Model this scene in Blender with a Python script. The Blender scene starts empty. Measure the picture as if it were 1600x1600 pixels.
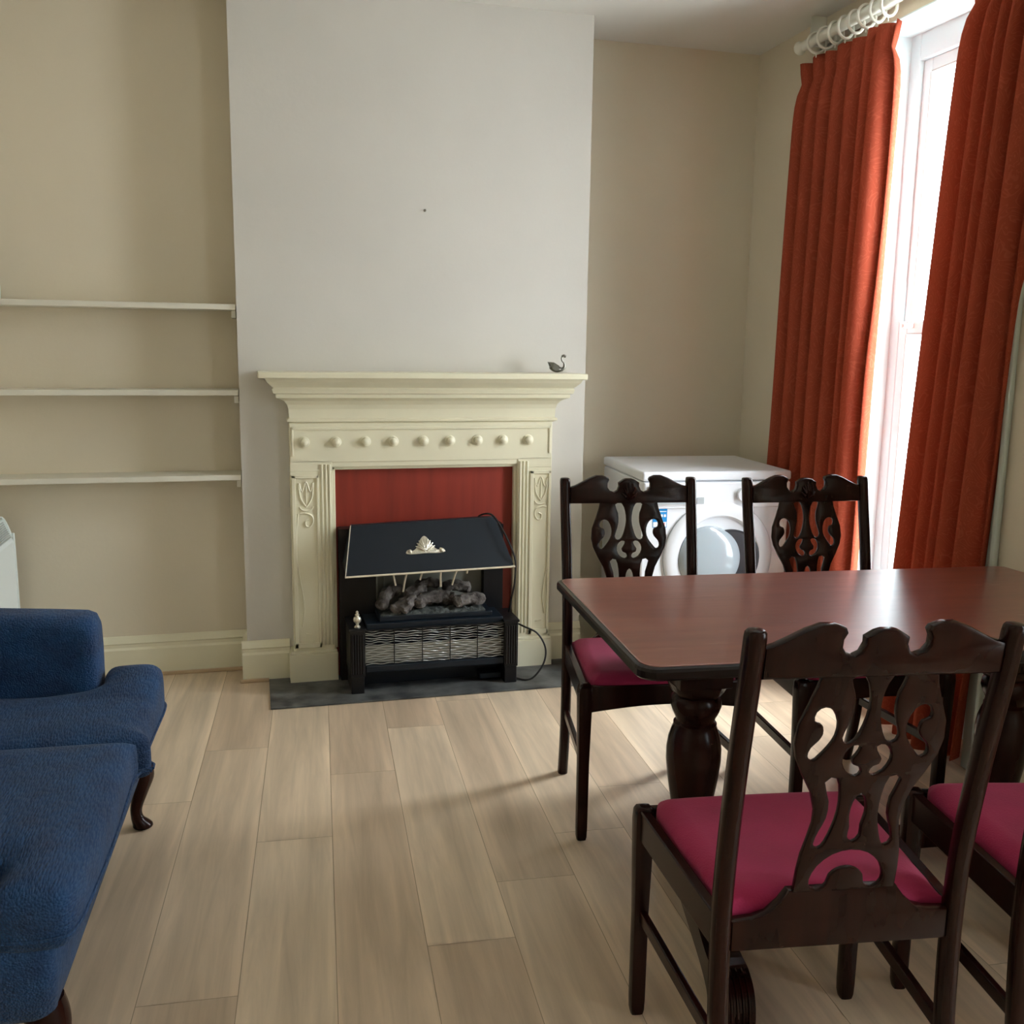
import bpy, bmesh, math, random
from mathutils import Vector, Matrix, noise
rnd = random.Random(7)
PI = math.pi
C = bpy.context.scene.collection
sc = bpy.context.scene

# ------------------------------------------------------------------ camera, world, light, exposure
cam = bpy.data.cameras.new('camera'); camo = bpy.data.objects.new('camera', cam); C.objects.link(camo)
Rr = ((0.9672113, -0.2536251, 0.0132886), (-0.0295470, -0.1643377, -0.9859615), (0.2522484, 0.9532405, -0.1664431))
camo.matrix_world = Matrix(((Rr[0][0], -Rr[1][0], -Rr[2][0], 0), (Rr[0][1], -Rr[1][1], -Rr[2][1], 0), (Rr[0][2], -Rr[1][2], -Rr[2][2], 1.5), (0, 0, 0, 1)))
cam.sensor_width = 36; cam.sensor_fit = 'HORIZONTAL'; cam.lens = 1526.287 / 1600 * 36
cam.clip_start = 0.02
sc.camera = camo

w = bpy.data.worlds.new('sky'); sc.world = w; w.use_nodes = True
bg = w.node_tree.nodes['Background']; bg.inputs[0].default_value = (0.87, 0.95, 1.0, 1); bg.inputs[1].default_value = 9.0

def area(name, loc, rot, sx, sy, power, col):
    l = bpy.data.lights.new(name, 'AREA'); l.shape = 'RECTANGLE'; l.size = sx; l.size_y = sy; l.energy = power; l.color = col
    o = bpy.data.objects.new(name, l); C.objects.link(o); o.location = loc; o.rotation_euler = rot
    return o
# daylight through the tall window, plus fill from an added, unseen second one
area('daylight_lamp', (3.75, 2.85, 2.2), (0, math.radians(68), 0), 3.0, 3.2, 520, (0.92, 0.97, 1.0))
area('daylight_lamp', (3.20, 0.15, 2.05), (0, math.radians(62), 0), 2.4, 1.2, 45, (0.95, 0.97, 1.0))
sc.view_settings.view_transform = 'Standard'; sc.view_settings.look = 'None'
sc.view_settings.exposure = 0.25; sc.view_settings.gamma = 1; sc.view_settings.use_curve_mapping = False

# ------------------------------------------------------------------ materials
def mat(name, col, rough=0.6, metal=0.0, spec=0.5, noise_amt=0.0, nscale=6.0, bump=0.0, bscale=80.0, coat=0.0, col2=None, stretch=None, sheen=0.0, trans=0.0):
    m = bpy.data.materials.new(name); m.use_nodes = True
    nt = m.node_tree; N = nt.nodes; L = nt.links; b = N['Principled BSDF']
    b.inputs['Base Color'].default_value = (*col, 1); b.inputs['Roughness'].default_value = rough
    b.inputs['Metallic'].default_value = metal; b.inputs['Specular IOR Level'].default_value = spec
    b.inputs['Coat Weight'].default_value = coat; b.inputs['Coat Roughness'].default_value = 0.12
    b.inputs['Sheen Weight'].default_value = sheen
    tc = N.new('ShaderNodeTexCoord'); mp = N.new('ShaderNodeMapping'); L.new(tc.outputs['Object'], mp.inputs[0])
    if stretch: mp.inputs['Scale'].default_value = stretch
    if noise_amt > 0 or col2:
        nz = N.new('ShaderNodeTexNoise'); nz.inputs['Scale'].default_value = nscale; nz.inputs['Detail'].default_value = 5
        L.new(mp.outputs[0], nz.inputs['Vector'])
        mx = N.new('ShaderNodeMix'); mx.data_type = 'RGBA'
        c2 = col2 or tuple(max(0, c * (1 - noise_amt)) for c in col)
        mx.inputs[6].default_value = (*col, 1); mx.inputs[7].default_value = (*c2, 1)
        rp = N.new('ShaderNodeMapRange'); rp.inputs[1].default_value = 0.35; rp.inputs[2].default_value = 0.68
        L.new(nz.outputs['Fac'], rp.inputs[0]); L.new(rp.outputs[0], mx.inputs[0]); L.new(mx.outputs[2], b.inputs['Base Color'])
    if bump > 0:
        n2 = N.new('ShaderNodeTexNoise'); n2.inputs['Scale'].default_value = bscale; n2.inputs['Detail'].default_value = 3
        L.new(mp.outputs[0], n2.inputs['Vector'])
        bp = N.new('ShaderNodeBump'); bp.inputs['Strength'].default_value = bump; bp.inputs['Distance'].default_value = 0.01
        L.new(n2.outputs['Fac'], bp.inputs['Height']); L.new(bp.outputs[0], b.inputs['Normal'])
    return m

M_wall = mat('wall_paint', (0.72, 0.645, 0.50), 0.85, noise_amt=0.05, nscale=1.5, bump=0.05, bscale=60)  # same paint as the chimney; yellow of bounced light put into the colour
M_chim = mat('wall_paint_daylit', (0.66, 0.635, 0.58), 0.8, noise_amt=0.05, nscale=2, bump=0.06, bscale=40)  # same wall paint, cooler daylight tint put into the colour
M_ceil = mat('ceiling_paint', (0.78, 0.76, 0.70), 0.9, noise_amt=0.03, nscale=2)
M_cream = mat('cream_gloss', (0.79, 0.75, 0.56), 0.35, noise_amt=0.05, nscale=5)
M_shelf = mat('shelf_paint', (0.76, 0.73, 0.62), 0.5, noise_amt=0.05)
M_white = mat('white_gloss', (0.86, 0.88, 0.86), 0.3)
M_upvc = mat('window_white', (0.72, 0.86, 0.88), 0.3)
M_rail = mat('pole_white', (0.80, 0.80, 0.70), 0.6)
M_slate = mat('hearth_slate', (0.026, 0.027, 0.029), 0.42, noise_amt=0.0, nscale=9, col2=(0.13, 0.135, 0.13), bump=0.2, bscale=30)
M_board = mat('red_board', (0.27, 0.026, 0.012), 0.5, noise_amt=0.25, nscale=3, stretch=(6, 1, 0.5))
M_black = mat('black_enamel', (0.005, 0.005, 0.006), 0.4, spec=0.3)
M_navy = mat('hood_enamel', (0.006, 0.011, 0.018), 0.4, spec=0.35)
M_silver = mat('antique_silver', (0.75, 0.72, 0.62), 0.3, metal=0.9, bump=0.3, bscale=120)
M_trim = mat('hood_trim', (0.80, 0.74, 0.60), 0.35, metal=0.4)
M_mesh = mat('guard_wire', (0.50, 0.50, 0.48), 0.35, metal=0.8)
M_fireback = mat('fire_back', (0.30, 0.31, 0.27), 0.4, metal=0.3, noise_amt=0.3)
M_log = mat('charred_log', (0.025, 0.018, 0.015), 0.8, nscale=22, col2=(0.20, 0.18, 0.165), bump=1.0, bscale=55)
M_ember = mat('ember_bed', (0.02, 0.024, 0.024), 0.8, nscale=40, col2=(0.10, 0.11, 0.10), bump=1.0, bscale=60)
M_dark = mat('dark_mahogany', (0.012, 0.0032, 0.0022), 0.24, spec=0.17, nscale=3, col2=(0.022, 0.0055, 0.0034), stretch=(9, 9, 0.8), coat=0.05)
M_edge = mat('table_edge', (0.008, 0.004, 0.003), 0.3, spec=0.25, coat=0.08)
M_seat = mat('crimson_velour', (0.36, 0.010, 0.075), 0.85, noise_amt=0.25, nscale=5, bump=0.12, bscale=250, sheen=0.08)
M_wm = mat('washer_white', (0.80, 0.82, 0.86), 0.3)
M_wmgrey = mat('washer_grey', (0.45, 0.48, 0.50), 0.25)
M_wmdark = mat('washer_seal', (0.03, 0.03, 0.035), 0.3)
M_doorglass = mat('washer_glass', (0.40, 0.46, 0.50), 0.08, coat=1.0)
M_sticker = mat('blue_sticker', (0.01, 0.25, 0.62), 0.4)
M_paper = mat('sticker_white', (0.85, 0.88, 0.9), 0.5)
M_red = mat('sticker_red', (0.6, 0.03, 0.03), 0.5)
M_heater = mat('heater_white', (0.80, 0.86, 0.84), 0.4)
M_grille = mat('heater_grille', (0.50, 0.53, 0.50), 0.5)
M_pewter = mat('pewter', (0.16, 0.155, 0.13), 0.3, metal=0.8)
M_cable = mat('black_cable', (0.008, 0.008, 0.009), 0.5)
M_gap = mat('gap_dark', (0.34, 0.27, 0.18), 0.9)

def fabric_blue():
    m = mat('blue_chenille', (0.003, 0.048, 0.145), 0.8, nscale=14, col2=(0.002, 0.027, 0.09), sheen=0.06)
    nt = m.node_tree; N = nt.nodes; L = nt.links; b = N['Principled BSDF']
    tc = N.new('ShaderNodeTexCoord')
    mp = N.new('ShaderNodeMapping'); mp.inputs['Scale'].default_value = (210, 48, 210); mp.inputs['Rotation'].default_value = (0, 0, 0.9)
    L.new(tc.outputs['Object'], mp.inputs[0])
    v = N.new('ShaderNodeTexVoronoi'); v.inputs['Scale'].default_value = 1.0; L.new(mp.outputs[0], v.inputs['Vector'])
    bp = N.new('ShaderNodeBump'); bp.inputs['Strength'].default_value = 0.8; bp.inputs['Distance'].default_value = 0.004; bp.invert = True
    L.new(v.outputs['Distance'], bp.inputs['Height']); L.new(bp.outputs[0], b.inputs['Normal'])
    return m
M_blue = fabric_blue()

def curtain_mat():
    m = bpy.data.materials.new('terracotta_curtain'); m.use_nodes = True
    nt = m.node_tree; N = nt.nodes; L = nt.links
    for n in list(N):
        if n.type == 'BSDF_PRINCIPLED': N.remove(n)
    out = N['Material Output']
    tc = N.new('ShaderNodeTexCoord'); mp = N.new('ShaderNodeMapping'); mp.inputs['Scale'].default_value = (1, 1, 1)
    L.new(tc.outputs['UV'], mp.inputs[0])
    nz = N.new('ShaderNodeTexNoise'); nz.inputs['Scale'].default_value = 7; nz.inputs['Distortion'].default_value = 2.5
    L.new(mp.outputs[0], nz.inputs['Vector'])
    wv = N.new('ShaderNodeMath'); wv.operation = 'SINE'; ml = N.new('ShaderNodeMath'); ml.operation = 'MULTIPLY'; ml.inputs[1].default_value = 60
    L.new(nz.outputs['Fac'], ml.inputs[0]); L.new(ml.outputs[0], wv.inputs[0])
    mr = N.new('ShaderNodeMapRange'); mr.inputs[1].default_value = 0.55; mr.inputs[2].default_value = 0.95; L.new(wv.outputs[0], mr.inputs[0])
    mx = N.new('ShaderNodeMix'); mx.data_type = 'RGBA'; mx.inputs[6].default_value = (0.37, 0.074, 0.040, 1); mx.inputs[7].default_value = (0.44, 0.100, 0.056, 1)
    L.new(mr.outputs[0], mx.inputs[0])
    d = N.new('ShaderNodeBsdfDiffuse'); t = N.new('ShaderNodeBsdfTranslucent'); s = N.new('ShaderNodeMixShader'); s.inputs[0].default_value = 0.13
    t.inputs[0].default_value = (0.60, 0.20, 0.12, 1)
    bp = N.new('ShaderNodeBump'); bp.inputs['Strength'].default_value = 0.15; bp.inputs['Distance'].default_value = 0.003
    L.new(mr.outputs[0], bp.inputs['Height']); L.new(bp.outputs[0], d.inputs['Normal'])
    L.new(mx.outputs[2], d.inputs[0]); L.new(d.outputs[0], s.inputs[1]); L.new(t.outputs[0], s.inputs[2]); L.new(s.outputs[0], out.inputs[0])
    return m
M_curt = curtain_mat()

def glass_mat():
    m = bpy.data.materials.new('pane_glass'); m.use_nodes = True
    nt = m.node_tree; N = nt.nodes; L = nt.links
    for n in list(N):
        if n.type == 'BSDF_PRINCIPLED': N.remove(n)
    out = N['Material Output']
    t = N.new('ShaderNodeBsdfTransparent'); g = N.new('ShaderNodeBsdfGlossy'); g.inputs['Roughness'].default_value = 0.03
    s = N.new('ShaderNodeMixShader'); s.inputs[0].default_value = 0.05
    L.new(t.outputs[0], s.inputs[1]); L.new(g.outputs[0], s.inputs[2]); L.new(s.outputs[0], out.inputs[0])
    return m
M_glass = glass_mat()

def floor_mat():
    m = bpy.data.materials.new('laminate_planks'); m.use_nodes = True
    nt = m.node_tree; N = nt.nodes; L = nt.links; b = N['Principled BSDF']; b.inputs['Roughness'].default_value = 0.36
    b.inputs['Specular IOR Level'].default_value = 0.45
    uv = N.new('ShaderNodeTexCoord')
    mp = N.new('ShaderNodeMapping'); mp.inputs['Scale'].default_value = (22, 1.4, 1); L.new(uv.outputs['UV'], mp.inputs[0])
    g = N.new('ShaderNodeTexNoise'); g.inputs['Scale'].default_value = 1.0; g.inputs['Detail'].default_value = 6; g.inputs['Roughness'].default_value = 0.6; g.inputs['Distortion'].default_value = 0.6
    L.new(mp.outputs[0], g.inputs['Vector'])
    mp2 = N.new('ShaderNodeMapping'); mp2.inputs['Scale'].default_value = (9, 1.1, 1); L.new(uv.outputs['UV'], mp2.inputs[0])
    g2 = N.new('ShaderNodeTexNoise'); g2.inputs['Scale'].default_value = 1.0; g2.inputs['Detail'].default_value = 3; L.new(mp2.outputs[0], g2.inputs['Vector'])
    at = N.new('ShaderNodeAttribute'); at.attribute_name = 'tone'
    base = N.new('ShaderNodeMix'); base.data_type = 'RGBA'; base.inputs[6].default_value = (0.70, 0.56, 0.405, 1); base.inputs[7].default_value = (0.55, 0.415, 0.29, 1)
    L.new(at.outputs['Fac'], base.inputs[0])
    r1 = N.new('ShaderNodeMapRange'); r1.inputs[1].default_value = 0.3; r1.inputs[2].default_value = 0.7; r1.inputs[3].default_value = 0.80; r1.inputs[4].default_value = 1.12; L.new(g.outputs['Fac'], r1.inputs[0])
    r2 = N.new('ShaderNodeMapRange'); r2.inputs[1].default_value = 0.3; r2.inputs[2].default_value = 0.7; r2.inputs[3].default_value = 0.86; r2.inputs[4].default_value = 1.12; L.new(g2.outputs['Fac'], r2.inputs[0])
    mm = N.new('ShaderNodeMath'); mm.operation = 'MULTIPLY'; L.new(r1.outputs[0], mm.inputs[0]); L.new(r2.outputs[0], mm.inputs[1])
    eu = N.new('ShaderNodeUVMap'); eu.uv_map = 'Across'; sx = N.new('ShaderNodeSeparateXYZ'); L.new(eu.outputs[0], sx.inputs[0])
    e1 = N.new('ShaderNodeMath'); e1.operation = 'SUBTRACT'; e1.inputs[1].default_value = 0.5; L.new(sx.outputs[0], e1.inputs[0])
    e2 = N.new('ShaderNodeMath'); e2.operation = 'ABSOLUTE'; L.new(e1.outputs[0], e2.inputs[0])
    e3 = N.new('ShaderNodeMapRange'); e3.inputs[1].default_value = 0.30; e3.inputs[2].default_value = 0.5; e3.inputs[3].default_value = 1.0; e3.inputs[4].default_value = 1.16; L.new(e2.outputs[0], e3.inputs[0])
    m3 = N.new('ShaderNodeMath'); m3.operation = 'MULTIPLY'; L.new(mm.outputs[0], m3.inputs[0]); L.new(e3.outputs[0], m3.inputs[1]); mm = m3
    sc_ = N.new('ShaderNodeVectorMath'); sc_.operation = 'SCALE'; L.new(base.outputs[2], sc_.inputs[0]); L.new(mm.outputs[0], sc_.inputs['Scale'])
    L.new(sc_.outputs[0], b.inputs['Base Color'])
    return m
M_floor = floor_mat()

def table_mat():
    m = mat('mahogany_veneer', (0.28, 0.088, 0.058), 0.25, nscale=2.6, col2=(0.20, 0.055, 0.038), stretch=(1.0, 8, 1), coat=1.0)
    nt = m.node_tree; N = nt.nodes; L = nt.links; b = N['Principled BSDF']
    tc = N.new('ShaderNodeTexCoord'); mp = N.new('ShaderNodeMapping'); mp.inputs['Scale'].default_value = (3, 14, 1); L.new(tc.outputs['Object'], mp.inputs[0])
    n = N.new('ShaderNodeTexNoise'); n.inputs['Scale'].default_value = 2.2; n.inputs['Detail'].default_value = 8; n.inputs['Roughness'].default_value = 0.7; n.inputs['Distortion'].default_value = 1.2
    L.new(mp.outputs[0], n.inputs['Vector'])
    r = N.new('ShaderNodeMapRange'); r.inputs[1].default_value = 0.45; r.inputs[2].default_value = 0.8; r.inputs[3].default_value = 0.32; r.inputs[4].default_value = 0.40
    L.new(n.outputs['Fac'], r.inputs[0]); L.new(r.outputs[0], b.inputs['Roughness']); b.inputs['Coat Roughness'].default_value = 0.30
    # pale hairline scratches and rubbed patches worn into the finish
    src = b.inputs['Base Color'].links[0].from_socket
    m1 = N.new('ShaderNodeMapping'); m1.inputs['Scale'].default_value = (5, 70, 1); m1.inputs['Rotation'].default_value = (0, 0, 0.12); L.new(tc.outputs['Object'], m1.inputs[0])
    n1 = N.new('ShaderNodeTexNoise'); n1.inputs['Scale'].default_value = 1.0; n1.inputs['Detail'].default_value = 2; n1.inputs['Distortion'].default_value = 0.8; L.new(m1.outputs[0], n1.inputs['Vector'])
    t1 = N.new('ShaderNodeMapRange'); t1.inputs[1].default_value = 0.66; t1.inputs[2].default_value = 0.70; L.new(n1.outputs['Fac'], t1.inputs[0])
    n2 = N.new('ShaderNodeTexNoise'); n2.inputs['Scale'].default_value = 4.0; L.new(tc.outputs['Object'], n2.inputs['Vector'])
    t2 = N.new('ShaderNodeMapRange'); t2.inputs[1].default_value = 0.42; t2.inputs[2].default_value = 0.62; t2.inputs[4].default_value = 0.55; L.new(n2.outputs['Fac'], t2.inputs[0])
    mu = N.new('ShaderNodeMath'); mu.operation = 'MULTIPLY'; L.new(t1.outputs[0], mu.inputs[0]); L.new(t2.outputs[0], mu.inputs[1])
    mx = N.new('ShaderNodeMix'); mx.data_type = 'RGBA'; mx.inputs[7].default_value = (0.46, 0.27, 0.23, 1); L.new(mu.outputs[0], mx.inputs[0]); L.new(src, mx.inputs[6]); L.new(mx.outputs[2], b.inputs['Base Color'])
    return m
M_table = table_mat()
M_scuff = mat('veneer_scuff', (0.46, 0.27, 0.22), 0.6)

# ------------------------------------------------------------------ helpers
def obj(name, bm, m, parent=None, smooth=False, angle=35):
    me = bpy.data.meshes.new(name)
    if isinstance(bm, bmesh.types.BMesh):
        bmesh.ops.recalc_face_normals(bm, faces=bm.faces[:])
        bm.to_mesh(me); bm.free()
    else:
        me = bm
    if not me.materials:
        me.materials.append(m)
    if smooth:
        me.polygons.foreach_set('use_smooth', [True] * len(me.polygons))
        try: me.set_sharp_from_angle(angle=math.radians(angle))
        except Exception: pass
    o = bpy.data.objects.new(name, me); C.objects.link(o)
    if parent: o.parent = parent
    return o

def tag(o, label, cat, group=None):
    o['label'] = label; o['category'] = cat
    if group: o['group'] = group
    return o

def thing(name, label, cat, loc=(0, 0, 0), rotz=0, group=None):
    o = bpy.data.objects.new(name, None); C.objects.link(o); o.location = loc; o.rotation_euler = (0, 0, rotz)
    o.empty_display_size = 0.1
    return tag(o, label, cat, group)

def struct(name, bm, m, parent=None, smooth=False):
    o = obj(name, bm, m, parent, smooth)
    if not parent: o['kind'] = 'structure'
    return o

def NB(): return bmesh.new()

def box(bm, x0, x1, y0, y1, z0, z1, bev=0.0, mtx=None, seg=2):
    r = bmesh.ops.create_cube(bm, size=1.0)
    vs = r['verts']
    for v in vs:
        v.co = Vector(((x0 + x1) / 2 + v.co.x * (x1 - x0), (y0 + y1) / 2 + v.co.y * (y1 - y0), (z0 + z1) / 2 + v.co.z * (z1 - z0)))
    if bev > 0:
        es = list({e for v in vs for e in v.link_edges})
        rr = bmesh.ops.bevel(bm, geom=es, offset=bev, segments=seg, profile=0.5, affect='EDGES')
        vs = list({v for f in rr['faces'] for v in f.verts} | {v for v in vs if v.is_valid})
        # gather the whole island
        seen = set(vs); st = list(vs)
        while st:
            v = st.pop()
            for e in v.link_edges:
                o2 = e.other_vert(v)
                if o2 not in seen: seen.add(o2); st.append(o2)
        vs = list(seen)
    if mtx is not None:
        for v in vs: v.co = mtx @ v.co
    return vs

def tube(bm, pts, r, n=10, cap=True):
    pts = [Vector(p) for p in pts]; rings = []
    rs = r if isinstance(r, (list, tuple)) else [r] * len(pts)
    up = None
    for i, p in enumerate(pts):
        d = (pts[min(i + 1, len(pts) - 1)] - pts[max(i - 1, 0)]).normalized()
        if up is None:
            a = Vector((0, 0, 1)) if abs(d.z) < 0.9 else Vector((1, 0, 0))
            up = d.cross(a).normalized()
        else:
            up = (up - d * up.dot(d)).normalized()
        s = d.cross(up)
        rings.append([bm.verts.new(p + (up * math.cos(2 * PI * k / n) + s * math.sin(2 * PI * k / n)) * rs[i]) for k in range(n)])
    for a, b in zip(rings, rings[1:]):
        for k in range(n): bm.faces.new((a[k], a[(k + 1) % n], b[(k + 1) % n], b[k]))
    if cap:
        bm.faces.new(rings[0][::-1]); bm.faces.new(rings[-1])

def loft(bm, rings, cap=True):
    R = [[bm.verts.new(p) for p in r] for r in rings]; n = len(R[0])
    for a, b in zip(R, R[1:]):
        for k in range(n): bm.faces.new((a[k], a[(k + 1) % n], b[(k + 1) % n], b[k]))
    if cap: bm.faces.new(R[0][::-1]); bm.faces.new(R[-1])

def lathe(bm, prof, c, n=32, axis='z'):
    rings = []
    for r, z in prof:
        ring = []
        for k in range(n):
            a = 2 * PI * k / n
            if axis == 'z': p = (c[0] + r * math.cos(a), c[1] + r * math.sin(a), c[2] + z)
            else: p = (c[0] + r * math.cos(a), c[1] + z, c[2] + r * math.sin(a))
            ring.append(p)
        rings.append(ring)
    loft(bm, rings)

def prism_y(bm, prof, y0, y1):      # profile in (x,z), extruded along y
    a = [bm.verts.new((x, y0, z)) for x, z in prof]; b = [bm.verts.new((x, y1, z)) for x, z in prof]; n = len(a)
    for k in range(n): bm.faces.new((a[k], a[(k + 1) % n], b[(k + 1) % n], b[k]))
    bm.faces.new(a[::-1]); bm.faces.new(b)

def prism_x(bm, prof, x0, x1, mit0=None, mit1=None):   # profile in (y,z)
    a = [bm.verts.new((x0 if mit0 is None else x0 + mit0(y), y, z)) for y, z in prof]
    b = [bm.verts.new((x1 if mit1 is None else x1 + mit1(y), y, z)) for y, z in prof]; n = len(a)
    for k in range(n): bm.faces.new((a[k], a[(k + 1) % n], b[(k + 1) % n], b[k]))
    bm.faces.new(a[::-1]); bm.faces.new(b)

def cut_board(polys, thick, bevel, fn=None, res=1):
    """flat board in (x, y) with holes, thickness along z; returns mesh. fn maps (u, v, w) to a point."""
    cu = bpy.data.curves.new('cut', 'CURVE'); cu.dimensions = '2D'; cu.fill_mode = 'BOTH'
    cu.extrude = max(thick / 2 - bevel, 0.0002); cu.bevel_depth = bevel; cu.bevel_resolution = res; cu.offset = -bevel
    for poly in polys:
        s = cu.splines.new('POLY'); s.points.add(len(poly) - 1); s.use_cyclic_u = True
        for p, (x, y) in zip(s.points, poly): p.co = (x, y, 0, 1)
    o = bpy.data.objects.new('cut', cu); C.objects.link(o)
    dg = bpy.context.evaluated_depsgraph_get(); me = bpy.data.meshes.new_from_object(o.evaluated_get(dg))
    bpy.data.objects.remove(o); bpy.data.curves.remove(cu)
    bm = bmesh.new(); bm.from_mesh(me); bpy.data.meshes.remove(me)
    bmesh.ops.remove_doubles(bm, verts=bm.verts[:], dist=1e-5)
    if fn:
        for v in bm.verts: v.co = fn(v.co.x, v.co.y, v.co.z)
    return bm

def smooth_poly(pts, k=3):
    """closed Catmull-Rom through pts"""
    n = len(pts); out = []
    for i in range(n):
        p0, p1, p2, p3 = pts[i - 1], pts[i], pts[(i + 1) % n], pts[(i + 2) % n]
        for j in range(k):
            t = j / k
            out.append(tuple(0.5 * ((2 * p1[a]) + (-p0[a] + p2[a]) * t + (2 * p0[a] - 5 * p1[a] + 4 * p2[a] - p3[a]) * t * t + (-p0[a] + 3 * p1[a] - 3 * p2[a] + p3[a]) * t ** 3) for a in (0, 1)))
    return out

def spline(pts, k=6):
    out = []; n = len(pts)
    for i in range(n - 1):
        p0 = pts[max(i - 1, 0)]; p1 = pts[i]; p2 = pts[i + 1]; p3 = pts[min(i + 2, n - 1)]
        for j in range(k):
            t = j / k
            out.append(tuple(0.5 * ((2 * p1[a]) + (-p0[a] + p2[a]) * t + (2 * p0[a] - 5 * p1[a] + 4 * p2[a] - p3[a]) * t * t + (-p0[a] + 3 * p1[a] - 3 * p2[a] + p3[a]) * t ** 3) for a in range(len(p1))))
    out.append(tuple(pts[-1])); return out

def cushion(bm, outline, z0, z1, puff=0.03, rim=0.025, n=10):
    """soft pad: outline polygon in xy, rounded rim and domed top"""
    cx = sum(p[0] for p in outline) / len(outline); cy = sum(p[1] for p in outline) / len(outline)
    rings = []
    def inset(poly, d):
        out = []; m = len(poly)
        for i in range(m):
            a = Vector(poly[i - 1]); b = Vector(poly[i]); c = Vector(poly[(i + 1) % m])
            t = ((b - a).normalized() + (c - b).normalized())
            if t.length < 1e-6: t = (c - b)
            t.normalize(); nn = Vector((-t.y, t.x)); out.append(tuple(b + nn * d))
        return out
    h = z1 - z0
    for i in range(6):
        a = PI * i / 5; r = min(rim, h / 2)
        d = r * (1 - math.sin(a)); z = (z0 + z1) / 2 - math.cos(a) * h / 2
        rings.append([(x, y, z) for x, y in inset(outline, d)])
    base = inset(outline, min(rim, h / 2))
    for s in (0.93, 0.82, 0.66, 0.45, 0.22, 0.04):
        zz = z1 + puff * (1 - s * s) ** 0.8
        rings.append([(cx + (x - cx) * s, cy + (y - cy) * s, zz) for x, y in base])
    loft(bm, rings)

def pad(outline, z0, z1, puff, rim, vox=0.008, fn=None):
    bm = cut_board([outline], z1 - z0, .0005, lambda u, v, w_: Vector((u, v, w_ + (z0 + z1) / 2)))
    me = bpy.data.meshes.new('pad'); bm.to_mesh(me); bm.free()
    o = bpy.data.objects.new('pad', me); C.objects.link(o)
    md = o.modifiers.new('r', 'REMESH'); md.mode = 'VOXEL'; md.voxel_size = vox
    m2 = o.modifiers.new('s', 'SMOOTH'); m2.iterations = int((rim / vox) ** 2 * 2.2); m2.factor = 0.5
    dg = bpy.context.evaluated_depsgraph_get(); m3 = bpy.data.meshes.new_from_object(o.evaluated_get(dg))
    bpy.data.objects.remove(o); bpy.data.meshes.remove(me)
    b = bmesh.new(); b.from_mesh(m3); bpy.data.meshes.remove(m3)
    P = [Vector(p) for p in outline]; n = len(P); R_ = rim * 3.2
    for v in b.verts:
        q = v.co.to_2d(); d = 9
        for i in range(n):
            a = P[i]; c = P[(i + 1) % n]; e = c - a; t = max(0, min(1, (q - a).dot(e) / max(e.dot(e), 1e-12))); d = min(d, (q - a - e * t).length)
        k = min(1, d / R_); k = k * (2 - k)
        h = max(0, (v.co.z - z0) / (z1 - z0))
        v.co.z += puff * k * h
        if fn: fn(v, h)
    return b

def inflate(poly, d):
    n = len(poly); A_ = sum(poly[i - 1][0] * poly[i][1] - poly[i][0] * poly[i - 1][1] for i in range(n)); sg = -1 if A_ > 0 else 1
    out = []
    for i in range(n):
        a = Vector(poly[i - 1]); b = Vector(poly[i]); c = Vector(poly[(i + 1) % n])
        t = (c - a); t.normalize(); out.append(tuple(b + Vector((-t.y, t.x)) * d * sg))
    return out

def rrect(x0, x1, y0, y1, r, n=5):
    out = []
    for cx, cy, a0 in ((x1 - r, y0 + r, -90), (x1 - r, y1 - r, 0), (x0 + r, y1 - r, 90), (x0 + r, y0 + r, 180)):
        for k in range(n + 1):
            a = math.radians(a0 + 90 * k / n); out.append((cx + r * math.cos(a), cy + r * math.sin(a)))
    return out

# ------------------------------------------------------------------ room shell
XL, XR, YB, YN, ZC = -1.20, 2.49, 4.70, -1.4, 2.95
CY, CX0, CX1, LY = 4.38, -0.06, 1.505, 4.57
D = math.radians(-3.5725)

def floor_build():
    bm = NB(); uvl = bm.loops.layers.uv.new('UVMap'); uv2 = bm.loops.layers.uv.new('Across'); tone = bm.faces.layers.float.new('tone')
    W, Ln = 0.2275, 1.453
    offs = {-2: 0.274, -1: 0.686, 0: 1.412, 1: 0.405, 2: 0.80, 3: 1.067}
    c, s = math.cos(D), math.sin(D)
    for k in range(-9, 19):
        x0 = 0.017 + (k - 1) * W
        off = offs.get(k, rnd.random() * Ln)
        for j in range(-3, 6):
            y0 = off + (j - 1) * Ln; t = rnd.random(); uo = rnd.random() * 50
            vs = []; g = 0.0009
            for x, y in ((x0 + g, y0 + g), (x0 + W - g, y0 + g), (x0 + W - g, y0 + Ln - g), (x0 + g, y0 + Ln - g)):
                vs.append(bm.verts.new((c * x - s * y, s * x + c * y, 0)))
            f = bm.faces.new(vs); f[tone] = t
            for l, (u, v) in zip(f.loops, ((0, 0), (W, 0), (W, Ln), (0, Ln))): l[uvl].uv = (u + uo, v + uo); l[uv2].uv = (u / W, v / Ln)
    # clip to the room
    for co, no in (((XL - 0.02, 0, 0), (-1, 0, 0)), ((XR + 0.24, 0, 0), (1, 0, 0)), ((0, YN, 0), (0, -1, 0)), ((0, YB + 0.02, 0), (0, 1, 0))):
        bmesh.ops.bisect_plane(bm, geom=bm.verts[:] + bm.edges[:] + bm.faces[:], plane_co=co, plane_no=no, clear_outer=True)
    o = struct('floor', bm, M_floor)
    for p in o.data.polygons:
        if p.normal.z < 0: p.flip()
    b2 = NB(); box(b2, XL - 0.1, XR + 0.3, YN - 0.1, YB + 0.1, -0.12, -0.0012)
    u = obj('floor_underlay', b2, M_gap, o)
    return o
floor_build()
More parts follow.
